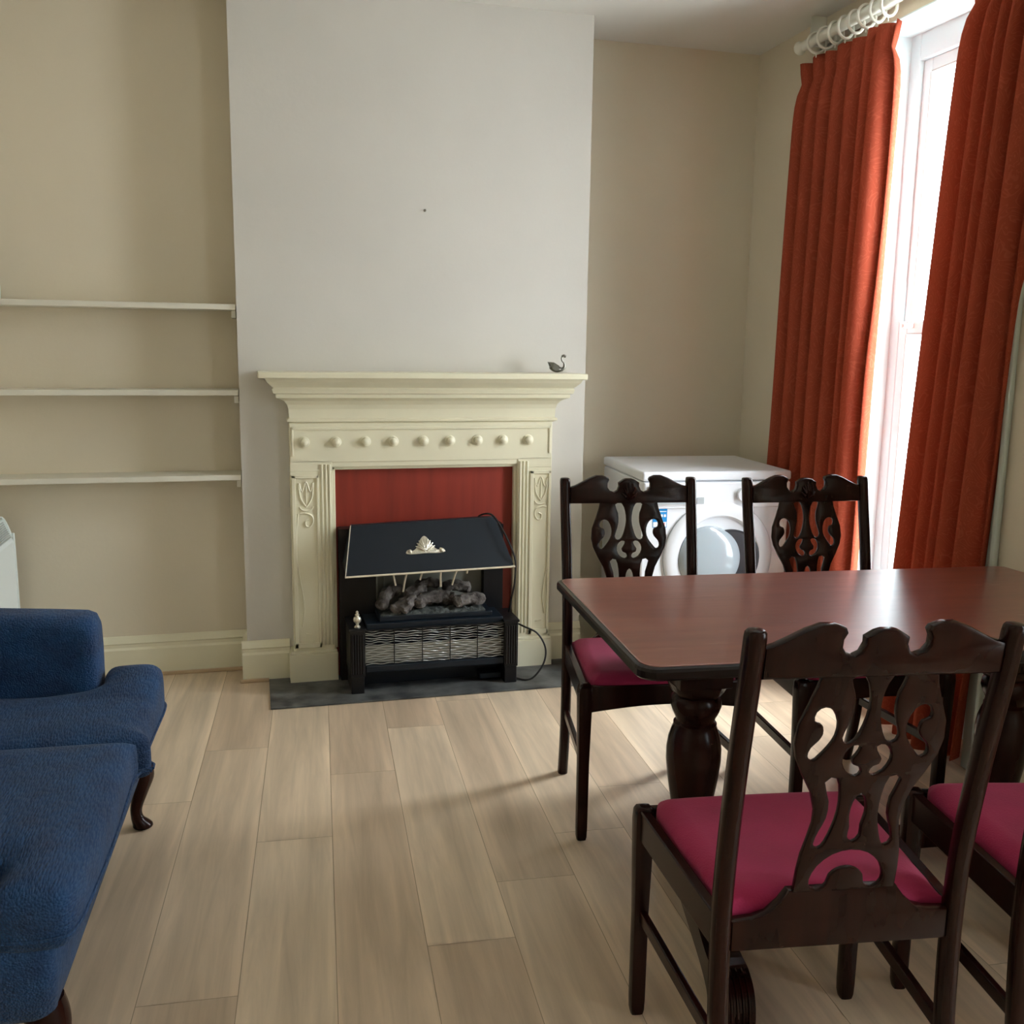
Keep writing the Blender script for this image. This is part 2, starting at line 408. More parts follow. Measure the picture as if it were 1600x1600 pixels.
bm = NB(); box(bm, XL - 0.1, XR + 0.35, YN - 0.1, YB + 0.1, ZC, ZC + 0.1); struct('ceiling', bm, M_ceil)
bm = NB(); box(bm, CX1 - 0.01, XR + 0.35, YB, YB + 0.1, 0, ZC); struct('wall_back', bm, M_wall)
bm = NB(); box(bm, XL - 0.1, CX0 + 0.01, LY, YB + 0.1, 0, ZC); struct('wall_alcove', bm, M_wall)
bm = NB()
# chimney breast with the fire opening cut out
box(bm, CX0, 0.30, CY, YB + 0.1, 0, ZC); box(bm, 1.18, CX1, CY, YB + 0.1, 0, ZC); box(bm, 0.30, 1.18, CY, YB + 0.1, 1.0, ZC)
struct('wall_chimney', bm, M_chim)
bm = NB(); box(bm, XL - 0.1, XL, YN - 0.1, YB + 0.1, 0, ZC); struct('wall_left', bm, M_wall)
bm = NB(); box(bm, XL - 0.1, XR + 0.35, YN - 0.1, YN, 0, ZC); struct('wall_rear', bm, M_wall)
# right wall with the tall window recess and one added out of view
WY0, WY1, WZ1 = 2.86, 3.76, 2.79
VY0, VY1 = -0.30, 0.60
bm = NB(); TX = XR + 0.30
box(bm, XR, TX, WY1, YB + 0.1, 0, ZC); box(bm, XR, TX, VY1, WY0, 0, ZC); box(bm, XR, TX, YN - 0.1, VY0, 0, ZC)
box(bm, XR, TX, WY0, WY1, WZ1, ZC); box(bm, XR, TX, VY0, VY1, WZ1, ZC); box(bm, XR, TX, VY0, VY1, 0, 0.45); 
struct('wall_right', bm, M_wall)

def window(n, y0, y1, z0, z1):
    e = bpy.data.objects.new('window_%d' % n, None); C.objects.link(e); e['kind'] = 'structure'
    xa, xb = XR + 0.19, XR + 0.27
    b = NB(); t = 0.065
    box(b, xa, xb, y0, y0 + t, z0, z1, .004); box(b, xa, xb, y1 - t, y1, z0, z1, .004); box(b, xa + .002, xb, y0 + t - .003, y1 - t + .003, z1 - 0.11, z1, .004); box(b, xa + .002, xb, y0 + t - .003, y1 - t + .003, z0, z0 + 0.09, .004)
    obj('window_frame', b, M_upvc, e)
    zm = 1.60
    for nm, za, zb, dx in (('upper_sash', zm - 0.03, z1 - 0.11, 0.0), ('lower_sash', z0 + 0.09, zm + 0.03, -0.022)):
        b = NB(); s = 0.055; xs, xe = xa + 0.022 + dx, xa + 0.05 + dx
        ya, yb = y0 + t, y1 - t
        box(b, xs, xe, ya, ya + s, za, zb, .004); box(b, xs, xe, yb - s, yb, za, zb, .004); box(b, xs + .002, xe, ya + s - .003, yb - s + .003, zb - s, zb, .004); box(b, xs + .002, xe, ya + s - .003, yb - s + .003, za, za + s, .004)
        so = obj(nm, b, M_upvc, e)
        b = NB(); box(b, xs + 0.011, xs + 0.015, ya + s, yb - s, za + s, zb - s); obj('pane', b, M_glass, so)
        b = NB(); box(b, xs - 0.001, xs, ya + s - 0.006, ya + s, za + s, zb - s); box(b, xs - 0.001, xs, yb - s, yb - s + 0.006, za + s, zb - s)
        box(b, xs - 0.001, xs, ya + s, yb - s, zb - s, zb - s + .006); box(b, xs - 0.001, xs, ya + s, yb - s, za + s - .006, za + s); obj('pane_gasket', b, M_grille, so)
    b = NB(); box(b, xa - 0.01, xa + 0.005, y1 - 0.16, y1 - 0.135, 1.60, 1.74, .004); box(b, xa - 0.045, xa - 0.01, y1 - 0.157, y1 - 0.138, 1.60, 1.62, .004)
    obj('window_handle', b, M_white, e)
    b = NB(); box(b, XR - 0.0, xb, y0, y1, z0 - 0.03, z0, .005); obj('window_sill', b, M_upvc, e)
    return e
window(1, WY0, WY1, 0.30, WZ1)
window(2, VY0, VY1, 0.48, WZ1)  # invented window out of view, put in to give fill light
bm = NB(); box(bm, XR + 0.17, XR + 0.29, WY0, WY1, 0.0, 0.27); struct('wall_under_window', bm, M_upvc)
# white lining of the recess and the moulded casing around it
bm = NB()
box(bm, XR - 0.001, XR + 0.19, WY1 - 0.006, WY1, 0.0, WZ1); box(bm, XR - 0.001, XR + 0.19, WY0, WY0 + 0.006, 0.0, WZ1); box(bm, XR - 0.001, XR + 0.19, WY0, WY1, WZ1 - 0.006, WZ1)
struct('trim_1', bm, mat('reveal_paint', (0.74, 0.86, 0.87), 0.6))
bm = NB()
M_case = mat('casing_paint', (0.50, 0.56, 0.50), 0.4)
box(bm, XR - 0.012, XR, WY0 - 0.075, WY0, 0.0, WZ1, .003); box(bm, XR - 0.028, XR - 0.010, WY0 - 0.085, WY0 - 0.06, 0.0, WZ1, .006)
struct('trim_2', bm, M_case)

# skirting boards
def skirt_prof(f):  # (depth outwards, z)
    return [(0, 0), (f, 0), (f, 0.125), (f * 0.75, 0.135), (f * 0.75, 0.150), (f * 0.95, 0.156), (f * 0.6, 0.170), (f * 0.25, 0.182), (0, 0.186)]
def skirt(name, a, b, nrm, f=0.024):
    bm = NB(); a = Vector(a); b = Vector(b); nrm = Vector(nrm); P = skirt_prof(f)
    A = [bm.verts.new(a + nrm * d + Vector((0, 0, z))) for d, z in P]; B = [bm.verts.new(b + nrm * d + Vector((0, 0, z))) for d, z in P]
    n = len(P)
    for k in range(n): bm.faces.new((A[k], A[(k + 1) % n], B[(k + 1) % n], B[k]))
    bm.faces.new(A[::-1]); bm.faces.new(B)
    return struct(name, bm, M_cream)
skirt('baseboard_alcove', (XL, LY, 0), (CX0, LY, 0), (0, -1, 0))
skirt('baseboard_return', (CX0, LY - .024, 0), (CX0, CY - 0.002, 0), (-1, 0, 0), .0238)
skirt('baseboard_chimney', (CX0 - 0.024, CY, 0), (0.125, CY, 0), (0, -1, 0))
skirt('baseboard_chimney_right', (1.33, CY, 0), (CX1, CY, 0), (0, -1, 0))
skirt('baseboard_back', (CX1, YB, 0), (XR, YB, 0), (0, -1, 0))
skirt('baseboard_right', (XR, WY1 + 0.01, 0), (XR, YB, 0), (-1, 0, 0), 0.02)
skirt('baseboard_right_near', (XR, YN, 0), (XR, WY0 - 0.09, 0), (-1, 0, 0), 0.02)
bm = NB(); box(bm, XL, CX0 - .02, LY - .036, LY - .022, 0, 0.016, .004); box(bm, CX0 - 0.036, 0.03, CY - 0.038, CY - 0.024, 0, 0.016, .004)
struct('trim_3', bm, mat('quadrant_beige', (0.55, 0.40, 0.25), 0.5))

# ------------------------------------------------------------------ alcove shelves
for nm, z, lab in (('top', 1.652, 'cream painted alcove shelf, topmost of the three left of the chimney breast'),
                   ('mid', 1.290, 'cream painted alcove shelf, middle one of the three left of the chimney breast'),
                   ('low', 0.922, 'cream painted alcove shelf, lowest of the three, just above the wall heater')):
    t = thing('alcove_shelf', lab, 'shelf', (-0.63, LY, z), 0, 'alcove shelves')
    b = NB(); box(b, XL + 0.63, CX0 + 0.63 - 0.003, -0.178, 0, -0.012, 0.012, .003); obj('board', b, M_shelf, t)
    b = NB(); box(b, CX0 + 0.63 - 0.022, CX0 + 0.63 - 0.003, -0.16, -0.003, -0.045, -0.0125, .003); obj('bearer', b, M_shelf, t)

# ------------------------------------------------------------------ fire surround
SF = 4.30   # front of the pilasters
fs = thing('fire_surround', 'cream painted fireplace surround with roundels and carved pilasters', 'fireplace', (0.735, CY, 0))
FX, FYo = 0.735, CY
def fo(name, bm, m=M_cream, parent=None, smooth=False):
    for v in bm.verts: v.co -= Vector((FX, FYo, 0))
    return obj(name, bm, m, parent or fs, smooth)
bm = NB(); box(bm, 0.018, 1.445, 4.165, CY, 1.360, 1.386, .004); fo('mantel_shelf', bm)
# cornice with mitred returns
bm = NB()
cp = [(0.00, 1.165), (0.075, 1.165), (0.090, 1.172), (0.090, 1.180), (0.080, 1.186), (0.082, 1.225), (0.088, 1.245), (0.102, 1.262), (0.122, 1.272), (0.134, 1.276), (0.134, 1.292),
      (0.146, 1.296), (0.150, 1.312), (0.146, 1.320), (0.158, 1.330), (0.172, 1.344), (0.180, 1.360), (0.0, 1.360)]
for_x0, for_x1 = 0.225, 1.255
A = [bm.verts.new((for_x0 - d, CY - d, z)) for d, z in cp]; B = [bm.verts.new((for_x1 + d, CY - d, z)) for d, z in cp]
A0 = [bm.verts.new((for_x0 - d, CY, z)) for d, z in cp]; B0 = [bm.verts.new((for_x1 + d, CY, z)) for d, z in cp]
n = len(cp)
for P, Q in ((A0, A), (A, B), (B, B0)):
    for k in range(n - 1): bm.faces.new((P[k], P[k + 1], Q[k + 1], Q[k]))
fo('cornice', bm)
bm = NB()
box(bm, 0.142, 1.325, SF, CY, 0.993, 1.166, .003)
box(bm, 0.142, 0.322, SF, CY, 0.955, 1.0, .002); box(bm, 1.163, 1.325, SF, CY, 0.955, 1.0, .002)
for x0, x1, z0, z1 in ((0.150, 1.318, 1.135, 1.148), (0.150, 0.160, 1.02, 1.148), (1.308, 1.318, 1.02, 1.148)): box(bm, x0, x1, SF - 0.006, SF + .002, z0, z1, .003)
fo('frieze', bm)
for px in (0.205, 0.340, 0.468, 0.590, 0.725, 0.845, 0.972, 1.090, 1.210):
    bm = NB(); lathe(bm, [(0.024, 0.0), (0.024, -0.006), (0.018, -0.009), (0.013, -0.006), (0.017, -0.012), (0.016, -0.020), (0.008, -0.026), (0.001, -0.027)], (px, SF + 0.001, 1.083), 20, 'y')
    fo('roundel', bm, smooth=True)
def pilaster(x0, x1, sgn):
    bm = NB(); box(bm, x0, x1, SF, CY, 0.14, 0.955, .002)
    # raised frame leaving a sunken panel, plus the fluted inner edge
    xa, xb = (x0 + 0.004, x1 - 0.058) if sgn < 0 else (x0 + 0.058, x1 - 0.004)
    for a, b_, c, d in ((xa, xa + 0.018, 0.16, 0.94), (xb - 0.012, xb, 0.16, 0.94), (xa, xb, 0.925, 0.94), (xa, xb, 0.16, 0.185)): box(bm, a, b_, SF - 0.008, SF + .002, c, d, .003)
    fl = (x1 - 0.045, x1 - 0.028, x1 - 0.012) if sgn < 0 else (x0 + 0.045, x0 + 0.028, x0 + 0.012)
    for q in fl: tube(bm, [(q, SF - 0.001, 0.17), (q, SF - 0.001, 0.985)], 0.006, 8)
    o = fo('pilaster', bm)
    # carved tulip, scroll and trailing stem
    cm = NB(); cx = (xa + xb) / 2 + 0.003; s = -sgn
    def ln(pts, r=0.0035): tube(cm, [(cx + s * x, SF - 0.002 + yy, z) for x, z, yy in ((p[0], p[1], 0) for p in spline(pts, 5))], r, 6)
    ln([(0, .80), (-.024, .84), (-.030, .905), (-.018, .868), (0, .91), (.018, .868), (.030, .905), (.024, .84), (0, .80)], .004)
    ln([(0, .81), (0, .90)], .003); ln([(-.03, .80), (-.015, .785), (.015, .785), (.03, .80)], .004)
    ln([(-.028, .77), (-.005, .772), (.022, .76), (.028, .735), (.015, .712), (-.002, .715), (-.004, .735), (.010, .742)], .0045)
    ln([(-.036, .77), (-.044, .68), (-.046, .58), (-.034, .48), (-.022, .40), (-.018, .33), (-.028, .26)], .004)
    ln([(-.012, .225), (.016, .222)], .003)
    obj_c = fo('carving', cm, parent=o, smooth=True)
    return o
pilaster(0.142, 0.322, -1); pilaster(1.163, 1.325, 1)
for x0, x1 in ((0.122, 0.334), (1.151, 1.338)):
    bm = NB(); box(bm, x0, x1, SF - 0.018, CY, 0, 0.135, .003); box(bm, x0 + .005, x1 - .005, SF - 0.010, CY, 0.135, 0.148, .003); fo('plinth', bm)
bm = NB()
for k, (d0, y) in enumerate(((0.0, SF + 0.018), (0.013, SF + 0.004))):
    w_ = 0.014
    box(bm, 0.322 - d0, 0.322 - d0 + w_, y, CY, 0.148, 0.958 + d0 + w_, .003); box(bm, 1.163 + d0 - w_, 1.163 + d0, y, CY, 0.148, 0.958 + d0 + w_, .003)
    box(bm, 0.322 - d0, 1.163 + d0, y, CY, 0.958 + d0, 0.958 + d0 + w_ + .012, .003)
fo('opening_moulding', bm)
bm = NB(); box(bm, 0.325, 1.160, 4.345, 4.36, 0.0, 0.97)
tag(obj('fireplace_board', bm, M_board), 'dark red wooden board closing off the fireplace opening', 'board')
bm = NB(); box(bm, 0.03, 1.50, 3.985, CY, 0.0005, 0.008, .002)
tag(obj('hearth_slab', bm, M_slate), 'dark grey slate hearth slab set in front of the fireplace', 'hearth')

# ------------------------------------------------------------------ gas fire
gf = thing('gas_fire', 'black living flame fire with hood, logs and wire guard on the hearth', 'fire', (0.735, 4.2, 0.008))
def go(name, bm, m, parent=None, smooth=False):
    for v in bm.verts: v.co -= Vector((0.735, 4.2, 0.008))
    return obj(name, bm, m, parent or gf, smooth)
bm = NB()
box(bm, 0.345, 0.505, 4.27, 4.343, 0.008, 0.700); box(bm, 1.0, 1.09, 4.27, 4.343, 0.008, 0.700); box(bm, 0.505, 1.0, 4.27, 4.343, 0.56, 0.70); box(bm, 0.505, 1.0, 4.27, 4.343, 0.008, 0.33)
go('casing', bm, M_black)
bm = NB(); box(bm, 0.505, 1.0, 4.325, 4.335, 0.33, 0.56); box(bm, 0.505, 0.512, 4.275, 4.33, 0.33, 0.56); box(bm, 0.545, 0.552, 4.30, 4.33, 0.33, 0.56)
go('fire_back', bm, M_fireback)
# hood: sloping front with cheeks
bm = NB()
tl, tr, bl, br = (0.392, 4.235, 0.722), (1.040, 4.235, 0.742), (0.356, 4.085, 0.530), (1.094, 4.085, 0.545)
tlb, trb = (0.392, 4.27, 0.722), (1.040, 4.27, 0.742); blb, brb = (0.356, 4.27, 0.545), (1.094, 4.27, 0.56)
V = [bm.verts.new(p) for p in (tl, tr, br, bl, tlb, trb, brb, blb)]
for f in ((0, 1, 2, 3), (0, 4, 5, 1), (1, 5, 6, 2), (0, 3, 7, 4), (3, 2, 6, 7), (4, 7, 6, 5)): bm.faces.new([V[i] for i in f])
bmesh.ops.bevel(bm, geom=bm.edges[:], offset=0.004, segments=2, affect='EDGES')
hood = go('hood', bm, M_navy)
bm = NB(); tube(bm, [Vector(bl) + Vector((-.004, -.002, -.003)), Vector(br) + Vector((.004, -.002, -.003))], 0.0045, 8); tube(bm, [Vector(bl) + Vector((-.002, -.002, 0)), Vector(tl) + Vector((0, -.002, 0))], 0.002, 6); go('hood_trim', bm, M_trim, hood)
# cast ornament on the hood
orn = smooth_poly([(-.085, 0), (-.082, .016), (-.066, .022), (-.058, .014), (-.044, .022), (-.032, .040), (-.020, .064), (-.010, .078), (0, .084), (.010, .078), (.020, .064), (.032, .040), (.044, .022), (.058, .014), (.066, .022), (.082, .016), (.085, 0), (.05, -.004), (0, -.002), (-.05, -.004)], 3)
nrm = Vector((0, -0.788, 0.615)).normalized(); upv = Vector((0, 0.15, 0.19)).normalized()
oc = Vector((0.708, 4.143, 0.604))
bm = cut_board([orn], 0.008, 0.003, lambda u, v, w_: oc + Vector((1, 0, 0.02)) * u + upv * v + nrm * (w_ + 0.004))
for a in range(-4, 5):
    an = a * 0.30; p0 = oc + upv * .006 + nrm * .008; tip = oc + Vector((1, 0, 0)) * math.sin(an) * .045 + upv * (.012 + math.cos(an) * .056) + nrm * .010
    tube(bm, [p0, (p0 + tip) / 2 + nrm * .004, tip], [.002, .0045, .0025], 6)
for sx in (-.07, .07): bmesh.ops.create_uvsphere(bm, u_segments=10, v_segments=8, radius=.010, matrix=Matrix.Translation(oc + Vector((sx, 0, 0)) + upv * .008 + nrm * .008))
orn_o = go('hood_ornament', bm, M_silver, hood, smooth=True)
# base with fluted posts
bm = NB(); box(bm, 0.44, 1.05, 4.10, 4.27, 0.285, 0.312, .004); box(bm, 0.50, 1.005, 4.12, 4.30, 0.312, 0.335, .004); go('hearth_tray', bm, M_navy)
bm = NB(); box(bm, 0.435, 1.06, 4.085, 4.115, 0.095, 0.128, .006); box(bm, 0.40, 1.08, 4.19, 4.20, 0.01, 0.29); box(bm, .95, 1.05, 4.12, 4.19, .02, .045, .004); go('lower_rail', bm, M_navy)
for x0 in (0.368, 1.050):
    bm = NB(); box(bm, x0, x0 + 0.064, 4.07, 4.27, 0.085, 0.292, .004); box(bm, x0 + .004, x0 + 0.060, 4.075, 4.265, 0.008, 0.085, .003); box(bm, x0 - .005, x0 + .069, 4.065, 4.272, 0.29, 0.302, .003)
    for k in range(5): tube(bm, [(x0 + 0.010 + k * 0.011, 4.070, 0.10), (x0 + 0.010 + k * 0.011, 4.070, 0.275)], 0.0035, 8)
    go('post', bm, M_black)
bm = NB(); lathe(bm, [(0.014, 0), (0.014, .004), (0.006, .010), (0.006, .016), (0.016, .026), (0.018, .036), (0.014, .046), (0.007, .050), (0.010, .056), (0.005, .062), (0.007, .068), (0.001, .074)], (0.402, 4.095, 0.302), 18); go('finial', bm, M_silver, smooth=True)
# wavy wire guard
bm = NB()
for k in range(15):
    z = 0.136 + k * 0.0105; ph = rnd.random() * 6
    tube(bm, [(0.436 + i * 0.0128, 4.088 + 0.002 * math.sin(i * 1.0 + ph), z + 0.0020 * math.sin(i * 1.15 + ph) + 0.0010 * math.sin(i * .31 + ph * 2)) for i in range(49)], 0.0017, 5)
go('wire_guard', bm, M_mesh)
bm = NB()
for i in range(1, 5): tube(bm, [(0.436 + i * 0.1235, 4.084, 0.128), (0.436 + i * 0.1235, 4.084, 0.288)], 0.0022, 6)
tube(bm, [(0.436, 4.086, 0.286), (1.052, 4.086, 0.286)], 0.003, 6)
go('guard_bars', bm, M_black)
bm = NB(); box(bm, 0.436, 1.052, 4.125, 4.130, 0.128, 0.205); go('guard_reflector', bm, M_fireback)
# ember bed and logs
bm = NB(); g = bmesh.ops.create_grid(bm, x_segments=46, y_segments=14, size=0.5)
for v in bm.verts:
    x, y = v.co.x, v.co.y; e = (1 - abs(2 * x) ** 4) * (1 - abs(2 * y) ** 4)
    v.co = Vector((0.745 + x * 0.47, 4.215 + y * 0.18, 0.335 + e * (0.016 + 0.018 * noise.noise(Vector((x * 22, y * 9, 1))))))
go('ember_bed', bm, M_ember, smooth=True)
def log(pts, r, seed):
    bm = NB(); P = spline(pts, 7); n = 14; rings = []
    for i, p in enumerate(P):
        p = Vector(p); d = (Vector(P[min(i + 1, len(P) - 1)]) - Vector(P[max(i - 1, 0)])).normalized()
        a = d.cross(Vector((0, 0, 1))).normalized(); b_ = a.cross(d)
        e = 0.55 + 0.45 * min(1, min(i, len(P) - 1 - i) / 1.5)
        rings.append([p + (a * math.cos(2 * PI * k / n) + b_ * math.sin(2 * PI * k / n)) * r * e * (1 + 0.45 * noise.noise(Vector((k * .55, i * .45, seed)))) for k in range(n)])
    loft(bm, rings); go('log', bm, M_log, smooth=True)
log([(0.515, 4.17, .355), (0.535, 4.20, .405), (0.575, 4.24, .425), (0.62, 4.25, .415)], .026, 1)
log([(0.56, 4.15, .350), (0.61, 4.17, .372), (0.66, 4.20, .415), (0.72, 4.22, .43)], .027, 2)
log([(0.60, 4.13, .350), (0.635, 4.15, .385), (0.67, 4.19, .40)], .025, 3)
log([(0.66, 4.15, .375), (0.72, 4.18, .395), (0.79, 4.20, .392), (0.85, 4.19, .375)], .029, 4)
log([(0.80, 4.23, .425), (0.86, 4.24, .430), (0.93, 4.24, .412)], .025, 5)
log([(0.84, 4.15, .375), (0.90, 4.17, .382), (0.985, 4.19, .378)], .026, 6)
log([(0.68, 4.25, .43), (0.74, 4.26, .445), (0.79, 4.25, .435)], .022, 8)
for i, (x, dx, L_) in enumerate(((0.57, .012, .07), (0.635, -.02, .10), (0.715, -.025, .05), (0.785, 0, .085), (0.865, -.03, .08), (0.915, -.012, .03))):
    bm = NB(); pts = spline([(x + .02, 4.20, .545), (x + .006, 4.195, .53), (x + dx * .4 - .002, 4.19, .545 - L_ * .6), (x + dx, 4.19, .545 - L_ - .02)], 5)
    tube(bm, pts, [.0046] * len(pts), 7); go('flame_strip', bm, M_trim, smooth=True)
# cables
def cable(name, pts, r, label):
    bm = NB(); tube(bm, spline(pts, 8), r, 8); tag(obj(name, bm, M_cable, smooth=True), label, 'cable')
cable('ignition_cable', [(0.965, 4.30, .70), (0.975, 4.255, .745), (1.02, 4.215, .755), (1.055, 4.16, .70), (1.085, 4.10, .62), (1.100, 4.085, .56), (1.102, 4.10, .47), (1.098, 4.14, .38), (1.100, 4.19, .306)], .0042, 'thin black cable arching over the right end of the fire hood')
cable('power_cable', [(1.116, 4.17, .265), (1.15, 4.10, .258), (1.20, 4.06, .235), (1.235, 4.05, .17), (1.23, 4.05, .10), (1.19, 4.06, .035), (1.155, 4.08, .014), (1.115, 4.12, .014)], .0042, 'black cable looping out from the right post of the fire to the hearth')

# ------------------------------------------------------------------ mantel ornament and nail
sw = thing('swan_ornament', 'small pewter swan ornament on the right end of the mantel shelf', 'ornament', (1.325, 4.25, 1.3865))
bm = NB()
rings = []
for i in range(11):
    a = i / 10; x = -0.034 + 0.060 * a; r = 0.019 * math.sin(PI * (0.08 + 0.84 * a)) ** 0.7; z = 0.017 + 0.008 * (1 - a) ** 2
    rings.append([(x, r * math.cos(2 * PI * k / 14), z + r * 0.85 * math.sin(2 * PI * k / 14)) for k in range(14)])
loft(bm, rings)
nk = spline([(0.020, 0, 0.016), (0.034, 0, 0.026), (0.034, 0, 0.044), (0.024, 0, 0.056), (0.022, 0, 0.070), (0.030, 0, 0.078), (0.040, 0, 0.074)], 6)
tube(bm, nk, [0.009 - 0.005 * min(1, i / 14) + (0.002 if i > 26 else 0) for i in range(len(nk))], 10)
obj('body', bm, M_pewter, sw, smooth=True)
for s in (-1, 1):
    bm = NB(); P = [(-.040, .018 * s, .050), (-.020, .020 * s, .048), (.004, .019 * s, .034), (.012, .017 * s, .020), (-.008, .020 * s, .010), (-.026, .020 * s, .020)]
    a = [bm.verts.new(p) for p in P]; b_ = [bm.verts.new((x, y - .004 * s, z)) for x, y, z in P]
    for k in range(6): bm.faces.new((a[k], a[(k + 1) % 6], b_[(k + 1) % 6], b_[k]))
    bm.faces.new(a); bm.faces.new(b_[::-1]); obj('wing', bm, M_pewter, sw)
bm = NB(); tube(bm, [(0.745, CY + .002, 2.08), (0.745, CY - .010, 2.082)], .003, 8); lathe(bm, [(.006, 0), (.006, -.003), (.002, -.004)], (0.745, CY - .009, 2.082), 10, 'y')
tag(obj('picture_nail', bm, M_pewter), 'small dark nail left in the bare wall above the fireplace', 'nail')

# ------------------------------------------------------------------ wall heater and object on the shelf
ht = thing('wall_heater', 'white electric wall heater with slanted grille behind the blue sofa', 'heater', (XL, 4.05, 0.12))
bm = NB(); prism_y(bm, [(0.0, 0), (0.185, 0), (0.19, 0.02), (0.19, 0.535), (0.182, 0.55), (0.155, 0.63), (0.0, 0.63)], -0.42, 0.45); obj('body', bm, M_heater, ht)
bm = NB()
for k in range(9):
    a = k / 8; tube(bm, [(0.184 - .026 * a, -0.40, 0.556 + .064 * a), (0.184 - .026 * a, 0.425, 0.556 + .064 * a)], .0032, 6)
obj('grille', bm, M_grille, ht)
bm = NB(); tube(bm, spline([(0.0, .452, .632), (.12, .452, .634), (.155, .452, .630), (.183, .452, .552), (.190, .452, .53), (.190, .452, .02)], 4), .005, 8); obj('end_rim', bm, M_heater, ht)
bm = NB(); box(bm, 0.0, 0.16, 0.425, 0.449, 0.02, 0.60, .004); obj('end_panel', bm, M_heater, ht)

kt = thing('white_jug', 'white jug with black handle cut off at the left end of the top shelf', 'jug', (-1.052, 4.47, 1.664))
bm = NB(); lathe(bm, [(0.060, 0), (0.064, .006), (0.066, .05), (0.062, .085), (0.050, .105), (0.020, .112), (0.001, .113)], (0, 0, 0), 28); obj('body', bm, M_white, kt, smooth=True)
bm = NB(); tube(bm, spline([(0.045, 0, .100), (0.062, 0, .14), (0.050, 0, .165), (0.0, 0, .175), (-.045, 0, .16)], 6), .006, 8); obj('handle', bm, M_black, kt, smooth=True)

# ------------------------------------------------------------------ washing machine
wm = thing('washing_machine', 'white front loading washing machine in the right alcove', 'washing machine', (1.650, 3.985, 0), math.radians(4.0) * -1)
WW, WD, WH = 0.70, 0.62, 0.965
bm = NB(); box(bm, 0, WW, 0.0, WD, 0.035, WH - 0.045, .010); obj('body', bm, M_wm, wm)
bm = NB(); box(bm, -0.003, WW + 0.003, -0.006, WD + .003, WH - 0.042, WH, .010, seg=3); obj('top_panel', bm, M_wm, wm)
bm = NB(); box(bm, .004, WW - .004, -0.012, 0.01, WH - 0.165, WH - 0.048, .006); obj('control_panel', bm, M_wm, wm)
bm = NB(); box(bm, .02, .235, -0.020, 0.0, WH - 0.150, WH - 0.062, .006); dr = obj('detergent_drawer', bm, M_wm, wm)
bm = NB(); box(bm, .05, .20, -0.0215, -0.018, WH - .145, WH - .128, .002); obj('drawer_grip', bm, M_wmgrey, dr)
bm = NB(); lathe(bm, [(.032, 0), (.030, -.022), (.001, -.023)], (0.47, -.012, WH - .105), 24, 'y'); obj('dial', bm, M_wm, wm, smooth=True)
bm = NB(); box(bm, .56, .66, -0.014, -0.010, WH - .13, WH - .085, .002); obj('display', bm, M_wmgrey, wm)
bm = NB(); box(bm, .25, .285, -0.0145, -0.010, WH - .145, WH - .115, .002); obj('button', bm, M_wmgrey, wm)
dc = (0.365, 0, 0.572)
bm = NB(); lathe(bm, [(.258, .004), (.258, -.010), (.250, -.016), (.225, -.022), (.195, -.020), (.185, -.008), (.185, .004)], dc, 56, 'y'); door = obj('door', bm, M_wm, wm, smooth=True)
bm = NB(); lathe(bm, [(.2605, .002), (.2605, -.006), (.2575, -.006), (.2575, .002)], dc, 56, 'y'); obj('door_gap', bm, M_wmgrey, wm)
bm = NB(); lathe(bm, [(.158, .0), (.158, -.010), (.150, -.019), (.140, -.020), (.001, -.020)], (dc[0] + .058, 0, dc[2] - .03), 48, 'y'); obj('door_seal', bm, M_wmdark, door, smooth=True)
bm = NB(); lathe(bm, [(.150, 0), (.146, -.022), (.130, -.036), (.10, -.046), (.05, -.052), (.001, -.053)], (dc[0] - .045, 0, dc[2] - .005), 48, 'y'); obj('door_glass', bm, M_doorglass, door, smooth=True)
bm = NB(); box(bm, .052, .118, -.0015, .001, .715, .835); st = obj('energy_sticker', bm, M_sticker, wm)
bm = NB(); box(bm, .056, .114, -.0022, -.001, .785, .789)
for i in range(4): box(bm, .058 + i * .015, .068 + i * .015, -.0022, -.001, .762, .774)
box(bm, .058, .095, -.0022, -.001, .812, .818); box(bm, .054, .116, -.0022, -.001, .718, .740); obj('sticker_print', bm, M_paper, st)
bm = NB(); box(bm, .090, .108, -.0028, -.002, .722, .736); obj('sticker_mark', bm, M_red, st)
for x in (.05, .65):
    for y in (.05, .56):
        bm = NB(); lathe(bm, [(.02, 0), (.02, .02), (.012, .036)], (x, y, 0), 14); obj('foot', bm, M_wmdark, wm)

